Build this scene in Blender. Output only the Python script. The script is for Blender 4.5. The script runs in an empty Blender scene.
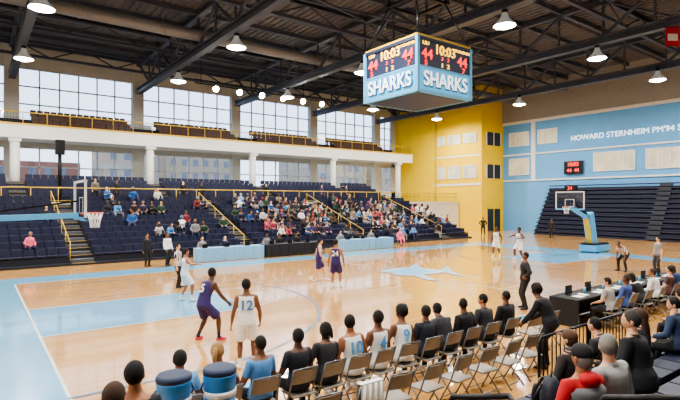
import bpy, math, random
from mathutils import Vector as V, Matrix
random.seed(7)
scene=bpy.context.scene
COL=scene.collection

# ------------------------------------------------------------ materials
def lin(c):
    return tuple(((x/12.92) if x<=0.04045 else ((x+0.055)/1.055)**2.4) for x in c)
MC={}
def mat(name,rgb,rough=0.6,metal=0.0,emis=0.0,noise=0.08,scale=6.0,coat=0.0):
    if name in MC: return MC[name]
    m=bpy.data.materials.new(name); m.use_nodes=True
    nt=m.node_tree; b=nt.nodes['Principled BSDF']
    c=lin([x/255 for x in rgb])
    b.inputs['Roughness'].default_value=rough
    b.inputs['Metallic'].default_value=metal
    b.inputs['Coat Weight'].default_value=coat
    if noise>0:
        tc=nt.nodes.new('ShaderNodeTexCoord'); n=nt.nodes.new('ShaderNodeTexNoise')
        n.inputs['Scale'].default_value=scale; n.inputs['Detail'].default_value=3
        nt.links.new(tc.outputs['Object'],n.inputs['Vector'])
        r=nt.nodes.new('ShaderNodeValToRGB')
        r.color_ramp.elements[0].position=0.3; r.color_ramp.elements[1].position=0.7
        r.color_ramp.elements[0].color=tuple(x*(1-noise) for x in c)+(1,)
        r.color_ramp.elements[1].color=tuple(min(1,x*(1+noise)) for x in c)+(1,)
        nt.links.new(n.outputs['Fac'],r.inputs['Fac'])
        nt.links.new(r.outputs['Color'],b.inputs['Base Color'])
    else:
        b.inputs['Base Color'].default_value=c+(1,)
    if emis>0:
        b.inputs['Emission Color'].default_value=c+(1,)
        b.inputs['Emission Strength'].default_value=emis
    MC[name]=m
    return m

def glass_mat():
    m=bpy.data.materials.new('window_glass'); m.use_nodes=True
    nt=m.node_tree; nt.nodes.clear()
    o=nt.nodes.new('ShaderNodeOutputMaterial'); mx=nt.nodes.new('ShaderNodeMixShader')
    t=nt.nodes.new('ShaderNodeBsdfTransparent'); g=nt.nodes.new('ShaderNodeBsdfGlossy')
    g.inputs['Roughness'].default_value=0.05; mx.inputs[0].default_value=0.07
    t.inputs['Color'].default_value=(.93,.96,1,1)
    nt.links.new(t.outputs[0],mx.inputs[1]); nt.links.new(g.outputs[0],mx.inputs[2]); nt.links.new(mx.outputs[0],o.inputs[0])
    return m
def wood_floor():
    m=bpy.data.materials.new('maple_floor'); m.use_nodes=True
    nt=m.node_tree; b=nt.nodes['Principled BSDF']
    tc=nt.nodes.new('ShaderNodeTexCoord')
    br=nt.nodes.new('ShaderNodeTexBrick')
    br.inputs['Scale'].default_value=1.0
    br.inputs['Brick Width'].default_value=2.2; br.inputs['Row Height'].default_value=0.12
    br.inputs['Mortar Size'].default_value=0.004
    br.inputs['Color1'].default_value=lin((.89,.69,.42))+(1,)
    br.inputs['Color2'].default_value=lin((.83,.62,.36))+(1,)
    br.inputs['Mortar'].default_value=lin((.68,.49,.28))+(1,)
    nt.links.new(tc.outputs['Object'],br.inputs['Vector'])
    n=nt.nodes.new('ShaderNodeTexNoise'); n.inputs['Scale'].default_value=0.35; n.inputs['Detail'].default_value=4
    nt.links.new(tc.outputs['Object'],n.inputs['Vector'])
    mx=nt.nodes.new('ShaderNodeMix'); mx.data_type='RGBA'; mx.blend_type='MULTIPLY'
    mx.inputs[0].default_value=0.3
    nt.links.new(br.outputs['Color'],mx.inputs[6])
    r=nt.nodes.new('ShaderNodeValToRGB'); r.color_ramp.elements[0].color=(.75,.72,.68,1); r.color_ramp.elements[1].color=(1,1,1,1)
    nt.links.new(n.outputs['Fac'],r.inputs['Fac']); nt.links.new(r.outputs['Color'],mx.inputs[7])
    nt.links.new(mx.outputs[2],b.inputs['Base Color'])
    b.inputs['Roughness'].default_value=0.15
    b.inputs['Coat Weight'].default_value=0.6; b.inputs['Coat Roughness'].default_value=0.04
    return m

M_floor=wood_floor(); M_glass=glass_mat()
M_cream=mat('cream_wall',(206,202,192),.8,noise=.04,scale=1)
M_white=mat('white_paint',(222,221,216),.6,noise=.03)
M_yellow=mat('yellow_wall',(240,200,26),.7,noise=.04,scale=1)
M_blue=mat('blue_wall',(98,162,214),.7,noise=.04,scale=1)
M_navy=mat('navy_seat',(26,31,60),.5,noise=.1)
M_navy2=mat('navy_tread',(22,25,40),.7,noise=.15)
M_steel=mat('roof_steel',(76,80,94),.5,metal=.1,noise=.1)
M_deck=mat('roof_deck',(108,107,112),.85,noise=.12,scale=2)
M_duct=mat('duct_metal',(140,140,142),.5,metal=.3)
M_ylw=mat('yellow_rail',(214,176,60),.4)
M_black=mat('black_metal',(22,22,25),.4,metal=.4)
M_grey=mat('grey_metal',(130,132,136),.35,metal=.7)
M_brown=mat('brown_seat',(84,56,44),.6,noise=.15)
M_frame=mat('window_frame',(186,190,196),.5,noise=.02)
M_lblue=mat('court_blue',(104,170,208),.22,noise=.05,scale=.5,coat=.4)
M_line=mat('court_line_white',(228,226,218),.25,noise=.02)
M_lblue_pad=mat('light_blue_pad',(90,168,216),.5,noise=.03)
M_cloth=mat('blue_tablecloth',(126,174,210),.7,noise=.05)
M_blackcloth=mat('black_tablecloth',(28,28,32),.8)
M_lamp=mat('lamp_glow',(255,250,240),.5,emis=70,noise=0)
M_red_e=mat('led_red',(255,50,45),.5,emis=2.2,noise=0)
M_yel_e=mat('led_yellow',(255,205,70),.5,emis=2.0,noise=0)
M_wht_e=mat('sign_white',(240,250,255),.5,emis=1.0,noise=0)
M_cyan_e=mat('sign_cyan',(72,172,218),.5,emis=.45,noise=0)
M_dkcyan=mat('sign_deep_blue',(30,88,142),.5,emis=.2,noise=0)
M_sb=mat('scoreboard_case',(26,38,68),.5)
M_paper=mat('paper',(238,236,230),.8,noise=.02)

# ------------------------------------------------------------ mesh builder
class MB:
    def __init__(s): s.v=[];s.f=[];s.m=[];s.s=[]
    def add(s,vs,fs,m=0,sm=False):
        o=len(s.v); s.v+= [tuple(x) for x in vs]
        for f in fs: s.f.append(tuple(i+o for i in f)); s.m.append(m); s.s.append(sm)
    def box(s,x0,x1,y0,y1,z0,z1,m=0):
        vs=[(x0,y0,z0),(x1,y0,z0),(x1,y1,z0),(x0,y1,z0),(x0,y0,z1),(x1,y0,z1),(x1,y1,z1),(x0,y1,z1)]
        s.add(vs,[(0,3,2,1),(4,5,6,7),(0,1,5,4),(1,2,6,5),(2,3,7,6),(3,0,4,7)],m)
    def tube(s,pts,rads,m=0,n=8,side=None,sm=True,caps=True):
        pts=[V(p) for p in pts]; N=len(pts); vs=[]
        pu=None
        for i in range(N):
            t=(pts[min(i+1,N-1)]-pts[max(i-1,0)])
            t=t.normalized() if t.length>1e-6 else V((0,0,1))
            u=V(side) if side is not None else (pu if pu is not None else (V((1,0,0)) if abs(t.x)<.8 else V((0,1,0))))
            u=u-t*u.dot(t)
            if u.length<1e-4: u=V((0,1,0))-t*t.y
            u.normalize(); pu=u; w=t.cross(u)
            r=rads[i] if isinstance(rads,(list,tuple)) and not (isinstance(rads,tuple) and len(rads)==2 and N!=2) else rads
            if not isinstance(r,(list,tuple)): r=(r,r)
            for k in range(n):
                a=2*math.pi*k/n
                vs.append(pts[i]+u*(r[0]*math.cos(a))+w*(r[1]*math.sin(a)))
        fs=[]
        for i in range(N-1):
            for k in range(n):
                k2=(k+1)%n
                fs.append((i*n+k,i*n+k2,(i+1)*n+k2,(i+1)*n+k))
        if caps:
            fs.append(tuple(reversed(range(n)))); fs.append(tuple((N-1)*n+k for k in range(n)))
        s.add(vs,fs,m,sm)
    def beam(s,p0,p1,w,h,m=0):
        p0=V(p0);p1=V(p1);t=(p1-p0).normalized()
        up=V((0,0,1)) if abs(t.z)<.95 else V((1,0,0))
        u=t.cross(up).normalized(); w2=u.cross(t)
        vs=[]
        for p in (p0,p1):
            for a,b in((-1,-1),(1,-1),(1,1),(-1,1)): vs.append(p+u*(a*w/2)+w2*(b*h/2))
        s.add(vs,[(3,2,1,0),(4,5,6,7),(0,1,5,4),(1,2,6,5),(2,3,7,6),(3,0,4,7)],m)
    def ell(s,c,r,m=0,n=12,k=8,M=None,fn=None):
        vs=[];c=V(c)
        def put(u):
            p=V((u[0]*r[0],u[1]*r[1],u[2]*r[2]))
            if fn: p=fn(u,p)
            if M is not None: p=M@p
            vs.append(c+p)
        put((0,0,-1))
        for i in range(1,k):
            a=-math.pi/2+math.pi*i/k
            for j in range(n):
                b=2*math.pi*j/n; put((math.cos(a)*math.cos(b),math.cos(a)*math.sin(b),math.sin(a)))
        put((0,0,1))
        fs=[]
        for j in range(n): fs.append((0,1+(j+1)%n,1+j))
        for i in range(k-2):
            for j in range(n):
                a=1+i*n+j;b=1+i*n+(j+1)%n; fs.append((a,b,b+n,a+n))
        L=len(vs)-1;o=1+(k-2)*n
        for j in range(n): fs.append((L,o+j,o+(j+1)%n))
        s.add(vs,fs,m,True)
    def mesh(s,name,mats):
        me=bpy.data.meshes.new(name); me.from_pydata(s.v,[],s.f)
        for x in mats: me.materials.append(x)
        me.polygons.foreach_set('material_index',s.m)
        me.polygons.foreach_set('use_smooth',s.s)
        me.update(); return me
    def obj(s,name,mats,parent=None,loc=(0,0,0),rz=0):
        o=bpy.data.objects.new(name,s.mesh(name,mats)); COL.objects.link(o)
        o.location=loc;o.rotation_euler=(0,0,rz)
        if parent: o.parent=parent
        return o
def inst(name,me,loc,rz=0,parent=None,sc=1):
    o=bpy.data.objects.new(name,me); COL.objects.link(o); o.location=loc; o.rotation_euler=(0,0,rz); o.scale=(sc,)*3
    if parent: o.parent=parent
    return o
def empty(name,loc=(0,0,0)):
    o=bpy.data.objects.new(name,None); COL.objects.link(o); o.location=loc; o.empty_display_size=.2; return o
def text(name,body,size,m,org,xa,ya,parent=None,ext=.01,align='CENTER',sx=1.0,bold=0.0):
    c=bpy.data.curves.new(name,'FONT'); c.body=body; c.size=size; c.extrude=ext; c.align_x=align; c.align_y='CENTER'; c.offset=bold
    c.materials.append(m)
    o=bpy.data.objects.new(name,c); COL.objects.link(o)
    xa=V(xa).normalized();ya=V(ya).normalized();za=xa.cross(ya)
    Mx=Matrix.Identity(4)
    for i in range(3):
        Mx[i][0]=xa[i]*sx;Mx[i][1]=ya[i];Mx[i][2]=za[i];Mx[i][3]=org[i]
    if parent: o.parent=parent
    o.matrix_local=Mx
    return o

# ------------------------------------------------------------ ROOM
XL,XR=-14,50; YN,YF=-9,49; ZR=16.6
b=MB(); b.box(XL,52,YN,YF+.4,-.2,0); b.obj('floor',[M_floor])
b=MB(); b.box(XL,52,YN,YF+.4,ZR,ZR+.2)
x=XL
while x<51: b.box(x,x+.12,YN,YF,ZR-.08,ZR); x+=.5
b.obj('ceiling',[M_deck])
b=MB(); b.box(XL-.3,XL,YN,YF,0,ZR); b.obj('wall_left',[M_cream])
b=MB(); b.box(XL,52,YN-.3,YN,0,ZR); b.obj('wall_near',[M_cream])
BAYS=[-7.5,2.5,12.5,22.5,32.5,42.5]
b=MB()
b.box(XL,46,YF,YF+.4,0,4.7); b.box(XL,46,YF,YF+.4,7.9,10.1); b.box(XL,46,YF,YF+.4,14.6,ZR)
for X in BAYS: b.box(X-.5,X+.5,YF-.25,YF+.4,0,ZR)
b.box(45.2,45.99,YF,YF+.4,0,ZR); b.box(XL,XL+.5,YF,YF+.4,0,ZR)
b.obj('wall_far',[M_cream])
wi=0
xs=[XL+.5]+BAYS+[46]
for i in range(1,len(xs)-1):
    x0=xs[i]+.5; x1=(xs[i+1]-.5) if i+1<len(xs)-1 else 45.2
    for z0,z1,nz in((4.7,7.9,2),(10.1,14.6,3)):
        wi+=1; w=MB()
        nx=max(2,round((x1-x0)/1.5))
        for k in range(nx+1):
            xx=x0+(x1-x0)*k/nx; w.box(xx-.05,xx+.05,YF+.1,YF+.25,z0,z1)
        for k in range(nz+1):
            zz=z0+(z1-z0)*k/nz; w.box(x0,x1,YF+.1,YF+.25,zz-.05,zz+.05)
        w.box(x0,x1,YF+.17,YF+.18,z0,z1,1)
        w.obj('window_%d'%wi,[M_frame,M_glass])
b=MB()
b.box(46,46.3,34.9,49.4,2.6,ZR);b.box(46,46.3,35.3,38.2,0,2.6);b.box(46,46.3,34.9,35.3,0,2.6);b.box(46,46.3,42.4,49.4,0,2.6)
b.box(46.3,52,34.9,35.2,0,ZR)
b.box(45.93,46,34.95,42.2,5.2,5.45,1); b.box(45.93,46,34.95,42.2,8.6,8.75,1)
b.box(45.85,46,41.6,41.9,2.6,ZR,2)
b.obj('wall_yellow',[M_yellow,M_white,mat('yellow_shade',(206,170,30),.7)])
b=MB(); b.box(50,50.3,YN,34.9,0,ZR)
b.box(49.9,50,YN,34.9,12.2,12.5,1); b.box(49.8,50,YN,34.9,12.5,ZR,2)
b.obj('wall_right',[M_blue,M_white,mat('grey_upper_wall',(150,150,148),.8)])
M_win=mat('office_window',(200,196,172),.3,emis=.15,noise=.25,scale=.7)
M_dk=mat('dark_opening',(38,40,46),.5)
def wall_window(x,y0,y1,z0,z1,mm,n=2):
    global wi
    wi+=1; w=MB(); w.box(x-.06,x-.01,y0,y1,z0,z1,1)
    for k in range(n+1):
        yy=y0+(y1-y0)*k/n; w.box(x-.12,x-.01,yy-.05,yy+.05,z0,z1)
    for zz in(z0,z1): w.box(x-.12,x-.01,y0-.05,y1+.05,zz-.05,zz+.05)
    w.obj('window_%d'%wi,[M_white,mm])
for y0,y1 in((35.6,37.4),(37.9,39.7),(40.2,41.4)):
    wall_window(46,y0,y1,6.1,7.5,M_win); wall_window(46,y0,y1,10.2,11.2,M_win)
for y0,y1 in((31.5,34.0),(28.2,30.4)):
    wall_window(50,y0,y1,9.7,11.2,M_win,3)
for y0,y1 in((31.5,34.0),(20.5,24.3),(15.5,19.5),(10.5,14.5)):
    wall_window(50,y0,y1,6.4,8.2,M_win,4)
w=MB()
for z0,z1 in((6.0,7.6),(9.8,11.3)):
    w.box(46.8,49.4,34.82,34.89,z0,z1,1)
    for xx in(46.8,48.1,49.4): w.box(xx-.06,xx+.06,34.78,34.89,z0,z1,0)
w.obj('window_%d'%(wi+1),[M_white,M_dk])
w=MB(); w.box(46.9,49.3,34.8,34.88,0,2.5,1); w.box(46.8,46.9,34.78,34.89,0,2.6); w.box(49.3,49.4,34.78,34.89,0,2.6);w.box(46.8,49.4,34.78,34.89,2.5,2.6);w.box(48.05,48.15,34.78,34.8,0,2.5)
w.obj('door_1',[M_yellow,M_dk])
w=MB()
for k,(y0,y1) in enumerate(((38.3,39.6),(39.7,41.0),(41.1,42.3))):
    w.box(46.05,46.15,y0,y1,0,2.4,1); w.box(46.0,46.1,y0+.2,y1-.2,1.1,2.1,2); w.box(46.0,46.05,y0+.1,y0+.15,.9,1.3,0)
for yy in(38.25,39.65,41.05,42.35): w.box(45.98,46.2,yy-.05,yy+.05,0,2.6)
w.obj('door_2',[M_white,M_cream,M_glass])
b=MB(); b.box(49.85,50,YN,34.8,8.6,8.75); b.box(49.85,50,YN,34.8,5.65,5.8); b.obj('trim_1',[M_white])
b=MB(); b.box(49.88,50,30.7,31.2,5.8,12.2); b.obj('trim_2',[M_white])
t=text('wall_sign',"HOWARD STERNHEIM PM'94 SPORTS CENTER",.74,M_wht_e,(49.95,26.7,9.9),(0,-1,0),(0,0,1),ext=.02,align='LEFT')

# ------------------------------------------------------------ mezzanine + balcony
b=MB(); b.box(XL+.01,45.8,38.05,YF-.27,3.05,3.3); b.box(XL+.01,45.8,38.05,38.2,0,3.1)
b.obj('mezzanine_platform',[M_cream])
def railing(name,x0,x1,y,z,h=1.0,step=1.6):
    r=MB(); r.tube([(x0,y,z+h),(x1,y,z+h)],.045,0,6); r.tube([(x0,y,z+.12),(x1,y,z+.12)],.02,0,6)
    r.tube([(x0,y,z+h*.55),(x1,y,z+h*.55)],.014,1,5)
    x=x0
    while x<=x1+.01:
        r.tube([(x,y,z),(x,y,z+h)],.03,0,6)
        x+=step
    x=x0
    while x<=x1: r.box(x-.007,x+.007,y-.007,y+.007,z+.1,z+h,1); x+=.2
    return r.obj(name,[M_ylw,M_black])
railing('mezzanine_railing',-13,45.7,38.16,3.3)
def bleacher(name,x0,x1,y0,rows,rise,run,z0,aisles,mats,dir=1,backs=True,seatw=.5):
    r=MB()
    for i in range(rows):
        za=z0+rise*i; ya=y0+dir*run*i; yb=ya+dir*run
        Y0,Y1=min(ya,yb),max(ya,yb)
        r.box(x0,x1,Y0,Y1,(max(0,za-.5) if i else 0) if z0<1 else max(3.31,za-.5),za,1)
        segs=[];cur=x0
        for a in sorted(aisles): segs.append((cur,a-.6)); cur=a+.6
        segs.append((cur,x1))
        for (s0,s1) in segs:
            n=int((s1-s0)/seatw)
            if n<1: continue
            sa=ya+dir*run*.45; sb=ya+dir*run*.95
            Sa,Sb=min(sa,sb),max(sa,sb)
            r.box(s0,s1,Sa+.03,Sb-.03,za+.0,za+.3,1)
            for k in range(n):
                xx=s0+(s1-s0)*k/n; w=(s1-s0)/n
                r.box(xx+.02,xx+w-.02,Sa,Sb,za+.36,za+.43,0)
                if backs:
                    yb0=sb; r.box(xx+.03,xx+w-.03,min(yb0,yb0+dir*.05),max(yb0,yb0+dir*.05),za+.43,za+.74,0)
        for a in aisles:
            yh=ya+dir*run*.5
            r.box(a-.55,a+.55,min(yh,yb),max(yh,yb),za,za+rise*.5,2)
            r.box(a-.55,a+.55,min(ya,ya+dir*.05),max(ya,ya+dir*.05),za-.01,za+.01,3)
    return r.obj(name,mats)
M_step=mat('stair_concrete',(84,84,90),.8)
bleacher('upper_seating_tier',-12,37,40.2,5,.34,.85,3.35,[2.5,12.5,22.5,32.5],[M_navy,M_navy2,M_step,M_ylw])
AISLES=[-5.3,4.7,14.7,24.7,33.6]
BE=36.8
bleacher('far_bleachers',-12,BE,29,10,.32,.9,.12,AISLES,[M_navy,M_navy2,M_step,M_ylw])
for a in AISLES:
    r=MB(); sx=-.62
    r.tube([(a+sx,29.2,1.15),(a+sx,37.4,4.05)],.025,0,6)
    for k in range(6):
        yy=29.3+k*1.6; zz=1.15+(yy-29.2)*.354; r.tube([(a+sx,yy,zz-.95),(a+sx,yy,zz)],.02,0,6)
    r.obj('aisle_handrail',[M_ylw])
b=MB(); b.box(XL,44.6,44.5,YF-.27,8.35,9.2,0); b.box(XL,44.6,44.42,44.5,8.2,9.3,1)
b.box(XL,44.6,44.38,44.46,9.2,9.34,2)
b.obj('balcony_slab',[M_cream,M_white,M_ylw])
railing('balcony_railing',-13,44.5,44.6,9.2)
r=MB()
for i in range(3):
    za=9.2+.42*i; ya=45.6+.95*i
    r.box(-13,44,ya,ya+.95,9.21,za+.02,1)
    for bx in BAYS:
        s0=bx+1.2; s1=bx+8.8
        if s1>44: s1=43.6
        n=int((s1-s0)/.5)
        for k in range(n):
            xx=s0+k*.5; r.box(xx+.03,xx+.47,ya+.3,ya+.7,za+.38,za+.45,0); r.box(xx+.03,xx+.47,ya+.7,ya+.76,za+.42,za+.95,0); r.box(xx+.2,xx+.3,ya+.5,ya+.6,za,za+.4,1)
r.obj('balcony_seating',[M_brown,M_navy2])
for X in BAYS:
    c=MB(); c.tube([(X,44.9,3.31),(X,44.9,8.19)],.33,0,16); c.box(X-.42,X+.42,44.52,45.3,7.95,8.34,0); c.box(X-.42,X+.42,44.5,45.3,3.31,3.5,0)
    c.obj('support_column',[M_white])
# ------------------------------------------------------------ ROOF STEEL
for X in BAYS[1:]+[-7.5]:
    r=MB()
    r.box(X-.25,X+.25,YN,YF-.3,13.5,13.62); r.box(X-.25,X+.25,YN,YF-.3,13.95,14.05); r.box(X-.06,X+.06,YN,YF-.3,13.6,13.97)
    r.box(X-.2,X+.2,YN,YF-.3,16.1,16.4)
    y=YN+.2;k=0
    while y+3<YF:
        z0,z1=(14.0,16.1) if k%2==0 else (16.1,14.0)
        r.beam((X,y,z0),(X,y+3,z1),.16,.16); r.beam((X,y,14.0),(X,y,16.2),.12,.12)
        y+=3;k+=1
    r.obj('roof_truss',[M_steel])
r=MB()
y=YN+3
while y<YF:
    r.box(XL,49.9,y-.1,y+.1,16.2,16.5)
    y+=3
for yy in(3,15,27,39,46.5):
    r.box(XL,49.9,yy-.12,yy+.12,15.0,15.2); r.box(XL,49.9,yy-.1,yy+.1,16.1,16.3)
    x=-12.5;k=0
    while x<47:
        r.beam((x,yy,15.1 if k%2 else 16.2),(x+2.5,yy,16.2 if k%2 else 15.1),.1,.1); x+=2.5;k+=1
for i in range(len(BAYS)-1):
    for yy in(9,21,33):
        r.beam((BAYS[i],yy,14.1),(BAYS[i+1],yy+6,16.2),.12,.12); r.beam((BAYS[i],yy+6,16.2),(BAYS[i+1],yy,14.1),.12,.12)
r.obj('roof_purlins',[M_steel])
r=MB()
r.tube([(-13,33,14.8),(49,33,14.8)],.38,0,14); r.tube([(-13,9.5,14.9),(49,9.5,14.9)],.38,0,14)
for x in range(-10,48,5):
    for yy in(33,9.5): r.tube([(x,yy,15.1),(x,yy,16.5)],.02,0,5); r.tube([(x,yy,14.8),(x+.1,yy,14.8)],.41,0,14)
r.obj('air_duct',[M_duct])
r=MB(); r.tube([(14.5,39.3,13.1),(29,39.3,13.1)],.05,0,8); r.tube([(14.5,39.3,13.4),(29,39.3,13.4)],.03,0,8)
for x in(15,20,25,28.8): r.tube([(x,39.3,13.1),(x,39.3,15.2)],.03,0,6)
r.obj('lighting_bar',[M_black])
lm=MB(); lm.tube([(0,0,.72),(0,0,.55),(0,0,.35),(0,0,.14),(0,0,0)],[.14,.18,.28,.5,.58],0,20,caps=False)
lm.tube([(0,0,.7),(0,0,.95)],.15,1,12); lm.tube([(0,0,.9),(0,0,1.2)],.02,1,6)
lm.tube([(0,0,.0),(0,0,.05)],.5,2,20); lm.ell((0,0,-.02),(.3,.3,.12),2,14,8)
lamp_me=lm.mesh('high_bay_lamp',[mat('lamp_shade',(200,200,196),.4,metal=.1,emis=.25,noise=0),M_black,M_lamp])
sp=MB(); sp.tube([(0,.15,.1),(0,-.05,0),(0,-.12,-.04)],[.14,.24,.27],0,14); sp.tube([(0,-.13,-.045),(0,-.14,-.05)],.25,1,14); sp.tube([(0,.05,.1),(0,.05,.35)],.02,0,6)
spot_me=sp.mesh('spot_lamp',[M_black,mat('spot_glow',(255,250,235),.5,emis=90,noise=0)])
def area(loc,p,size,col=(1,.95,.875),rot=(0,0,0),par=None):
    l=bpy.data.lights.new('lamp_light','AREA'); l.shape='DISK'; l.size=size; l.energy=p; l.color=col
    o=bpy.data.objects.new('lamp_light',l); COL.objects.link(o); o.location=loc; o.rotation_euler=rot
    if par: o.parent=par
for X in(-7.5,2.6,12.7,22.5,32.5,42.0):
    for Y in(4,15.6,27.5,38):
        o=inst('high_bay_lamp',lamp_me,(X,Y,12.65))
        area((0,0,-.16),1120,.7,par=o)
for k in range(6):
    x=16.2+k*2.15
    o=inst('spot_lamp',spot_me,(x,39.2,12.8))
    
# ------------------------------------------------------------ COURT
CX0,CX1,CY0,CY1=1.3,31.3,8.4,23.9
CM=((CX0+CX1)/2,16.15)
def poly(b,pts,z,m): b.add([(p[0],p[1],z) for p in pts],[tuple(range(len(pts)))],m)
def rect(b,x0,x1,y0,y1,z,m): poly(b,[(x0,y0),(x1,y0),(x1,y1),(x0,y1)],z,m)
def arc(b,c,r,a0,a1,w,z,m,n=40):
    vs=[];fs=[]
    for i in range(n+1):
        a=a0+(a1-a0)*i/n
        vs.append((c[0]+(r-w)*math.cos(a),c[1]+(r-w)*math.sin(a),z)); vs.append((c[0]+r*math.cos(a),c[1]+r*math.sin(a),z))
    for i in range(n): fs.append((2*i,2*i+1,2*i+3,2*i+2))
    b.add(vs,fs,m)
c=MB()
rect(c,CX0-2.0,CX0,CY0-.8,CY1+1.8,.004,0); rect(c,CX1,CX1+2.0,CY0-.8,CY1+1.8,.004,0)
rect(c,CX0,CX1,CY1,CY1+1.8,.004,0); rect(c,CX0,CX1,CY0-.25,CY0,.004,0)
for x0,x1 in((CX0,CX0+5.8),(CX1-5.8,CX1)): rect(c,x0,x1,CM[1]-1.9,CM[1]+1.9,.005,0)
w=.06
for x in(CX0,CX1-w): rect(c,x,x+w,CY0,CY1,.008,1)
rect(c,CM[0]-w/2,CM[0]+w/2,CY0,CM[1]-3,.008,1); rect(c,CM[0]-w/2,CM[0]+w/2,CM[1]+3.6,CY1,.008,1)
for y in(CY0,CY1-w): rect(c,CX0,CX1,y,y+w,.008,1)
for s,xb in((1,CX0),(-1,CX1)):
    arc(c,(xb+s*5.8,CM[1]),1.83,(-math.pi/2 if s>0 else math.pi/2),(math.pi/2 if s>0 else 1.5*math.pi),w,.009,1)
    arc(c,(xb+s*1.6,CM[1]),6.75,(-1.35 if s>0 else math.pi-1.35),(1.35 if s>0 else math.pi+1.35),.08,.009,2)
    xe=xb+s*3.1
    for yy in(CM[1]-6.6,CM[1]+6.6): rect(c,min(xb,xe),max(xb,xe),yy-.04,yy+.04,.009,2)
    for yy in(CM[1]-1.9,CM[1]+1.9): rect(c,min(xb,xb+s*5.8),max(xb,xb+s*5.8),yy-.03,yy+.03,.0095,1)
    rect(c,xb+s*5.8-.03,xb+s*5.8+.03,CM[1]-1.9,CM[1]+1.9,.0095,1)
sh=[(-3.2,.0),(-2.6,.3),(-1.7,.56),(-.9,.68),(-.3,.72),(.1,1.1),(.65,1.55),(.62,1.0),(.75,.6),(1.5,.42),(2.2,.2),(2.7,.6),(3.4,1.15),(3.05,.45),(2.95,.05),(3.1,-.3),(3.25,-.75),(2.7,-.35),(2.2,-.05),(1.3,-.22),(.5,-.38),(.1,-.45),(.35,-.9),(.75,-1.4),(.0,-1.15),(-.6,-.62),(-1.2,-.56),(-1.9,-.5),(-2.3,-.36),(-1.7,-.2),(-2.3,-.12)]
def offset(pts,d):
    n=len(pts);out=[]
    for i in range(n):
        a=V(pts[i-1]+(0,));p=V(pts[i]+(0,));q=V(pts[(i+1)%n]+(0,))
        e1=(p-a).normalized();e2=(q-p).normalized()
        n1=V((-e1.y,e1.x,0));n2=V((-e2.y,e2.x,0)); m_=(n1+n2)
        m_=m_.normalized() if m_.length>.3 else n1
        out.append((p.x+m_.x*d,p.y+m_.y*d))
    return out
def logo(pts,z,m,rot=-.64):
    # drawn upright for the near-side camera position stand: x axis to the right, y axis away
    o=len(c.v); ca,sa=math.cos(rot),math.sin(rot)
    for p in pts:
        x,y=p[0]*.56,p[1]*1.9
        c.v.append((CM[0]+.75+x*ca-y*sa,CM[1]+.5+x*sa+y*ca,z))
    c.f.append(tuple(range(o,o+len(pts)))); c.m.append(m); c.s.append(False)
logo(offset(sh,.13),.012,4); logo(offset(sh,.03),.015,3); logo(offset(sh,-.09),.018,5)
c.obj('court_markings',[M_lblue,M_line,mat('arc_line',(96,130,160),.3),M_line,mat('logo_deep_blue',(24,84,132),.4),mat('logo_blue',(84,160,204),.4)])

# ------------------------------------------------------------ HOOPS
def hoop(xb,s,name,flat=False):
    e=empty(name,(xb,16.15,0)); y=0
    f=MB()
    for yy in(-.9,.9): f.box(-.03,.03,yy-.03,yy+.03,2.9,3.97,0)
    for zz in(2.9,3.97): f.box(-.03,.03,-.93,.93,zz-.03,zz+.03,0)
    f.box(-.04,.04,-.93,.93,2.84,2.93,1)
    for yy in(-.3,.27): f.box(s*.031-.004,s*.031+.004,yy,yy+.03,3.05,3.5,0)
    for zz in(3.05,3.5): f.box(s*.031-.004,s*.031+.004,-.3,.3,zz-.015,zz+.015,0)
    f.obj('board_frame',[M_white,M_lblue_pad],e)
    g=MB(); g.box(-.012,.012,-.88,.88,2.92,3.95,0); g.obj('board_glass',[M_glass],e)
    r=MB(); n=28; pts=[(s*.4+.23*math.cos(2*math.pi*i/n),.23*math.sin(2*math.pi*i/n),3.05) for i in range(n+1)]
    r.tube(pts,.014,0,6); r.box(min(0,s*.17),max(0,s*.17),-.06,.06,3.0,3.06,0)
    for i in range(12):
        a=2*math.pi*i/12; a2=a+.5; a3=a-.5
        for aa in(a2,a3):
            r.tube([(s*.4+.22*math.cos(a),.22*math.sin(a),3.04),(s*.4+.15*math.cos((a+aa)/2),.15*math.sin((a+aa)/2),2.82),(s*.4+.12*math.cos(aa),.12*math.sin(aa),2.6)],.009,1,4)
    r.obj('rim_and_net',[mat('rim_orange',(230,90,30),.4),M_paper],e)
    a=MB(); b0=0
    if flat:
        a.beam((-.05,0,2.98),(-3.1,0,2.9),.2,.16,1); a.beam((-.05,0,3.4),(-2.6,0,3.02),.05,.05,0); b0=.8
    else:
        a.beam((-s*.05,0,3.4),(-s*2.5,0,2.35),.14,.16,0); a.beam((-s*.05,0,3.0),(-s*2.3,0,2.25),.2,.2,1)
    a.beam((-s*(2.3+b0),.0,3.0 if flat else 2.6),(-s*(2.9+b0),0,.35),.5,.55,1)
    a.beam((-s*(2.03+b0),0,2.25),(-s*(2.6+b0),0,.5),.36,.06,2)
    a.box(min(-s*(2.2+b0),-s*(4.2+b0)),max(-s*(2.2+b0),-s*(4.2+b0)),-.55,.55,.08,.5,1); a.box(min(-s*(2.3+b0),-s*(4.1+b0)),max(-s*(2.3+b0),-s*(4.1+b0)),-.5,.5,.5,.62,0)
    for xx in(-2.5-b0,-3.9-b0):
        for yy in(-.5,.5): a.tube([(s*xx,yy-.04,.09),(s*xx,yy+.04,.09)],.07,0,10)
    a.obj('stanchion',[M_black,M_lblue_pad,M_ylw],e)
    if not flat:
        k=MB(); k.box(-.15-s*.15,.15-s*.15,-.35,.35,4.02,4.4,0); k.obj('shot_clock',[M_black],e)
        text('shot_clock_digits','24',.32,M_red_e,(-s*.15+s*.16,0,4.2),(0,s,0),(0,0,1),e)
    return e
hoop(2.5,1,'basketball_hoop',True); hoop(30.1,-1,'basketball_hoop')

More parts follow.
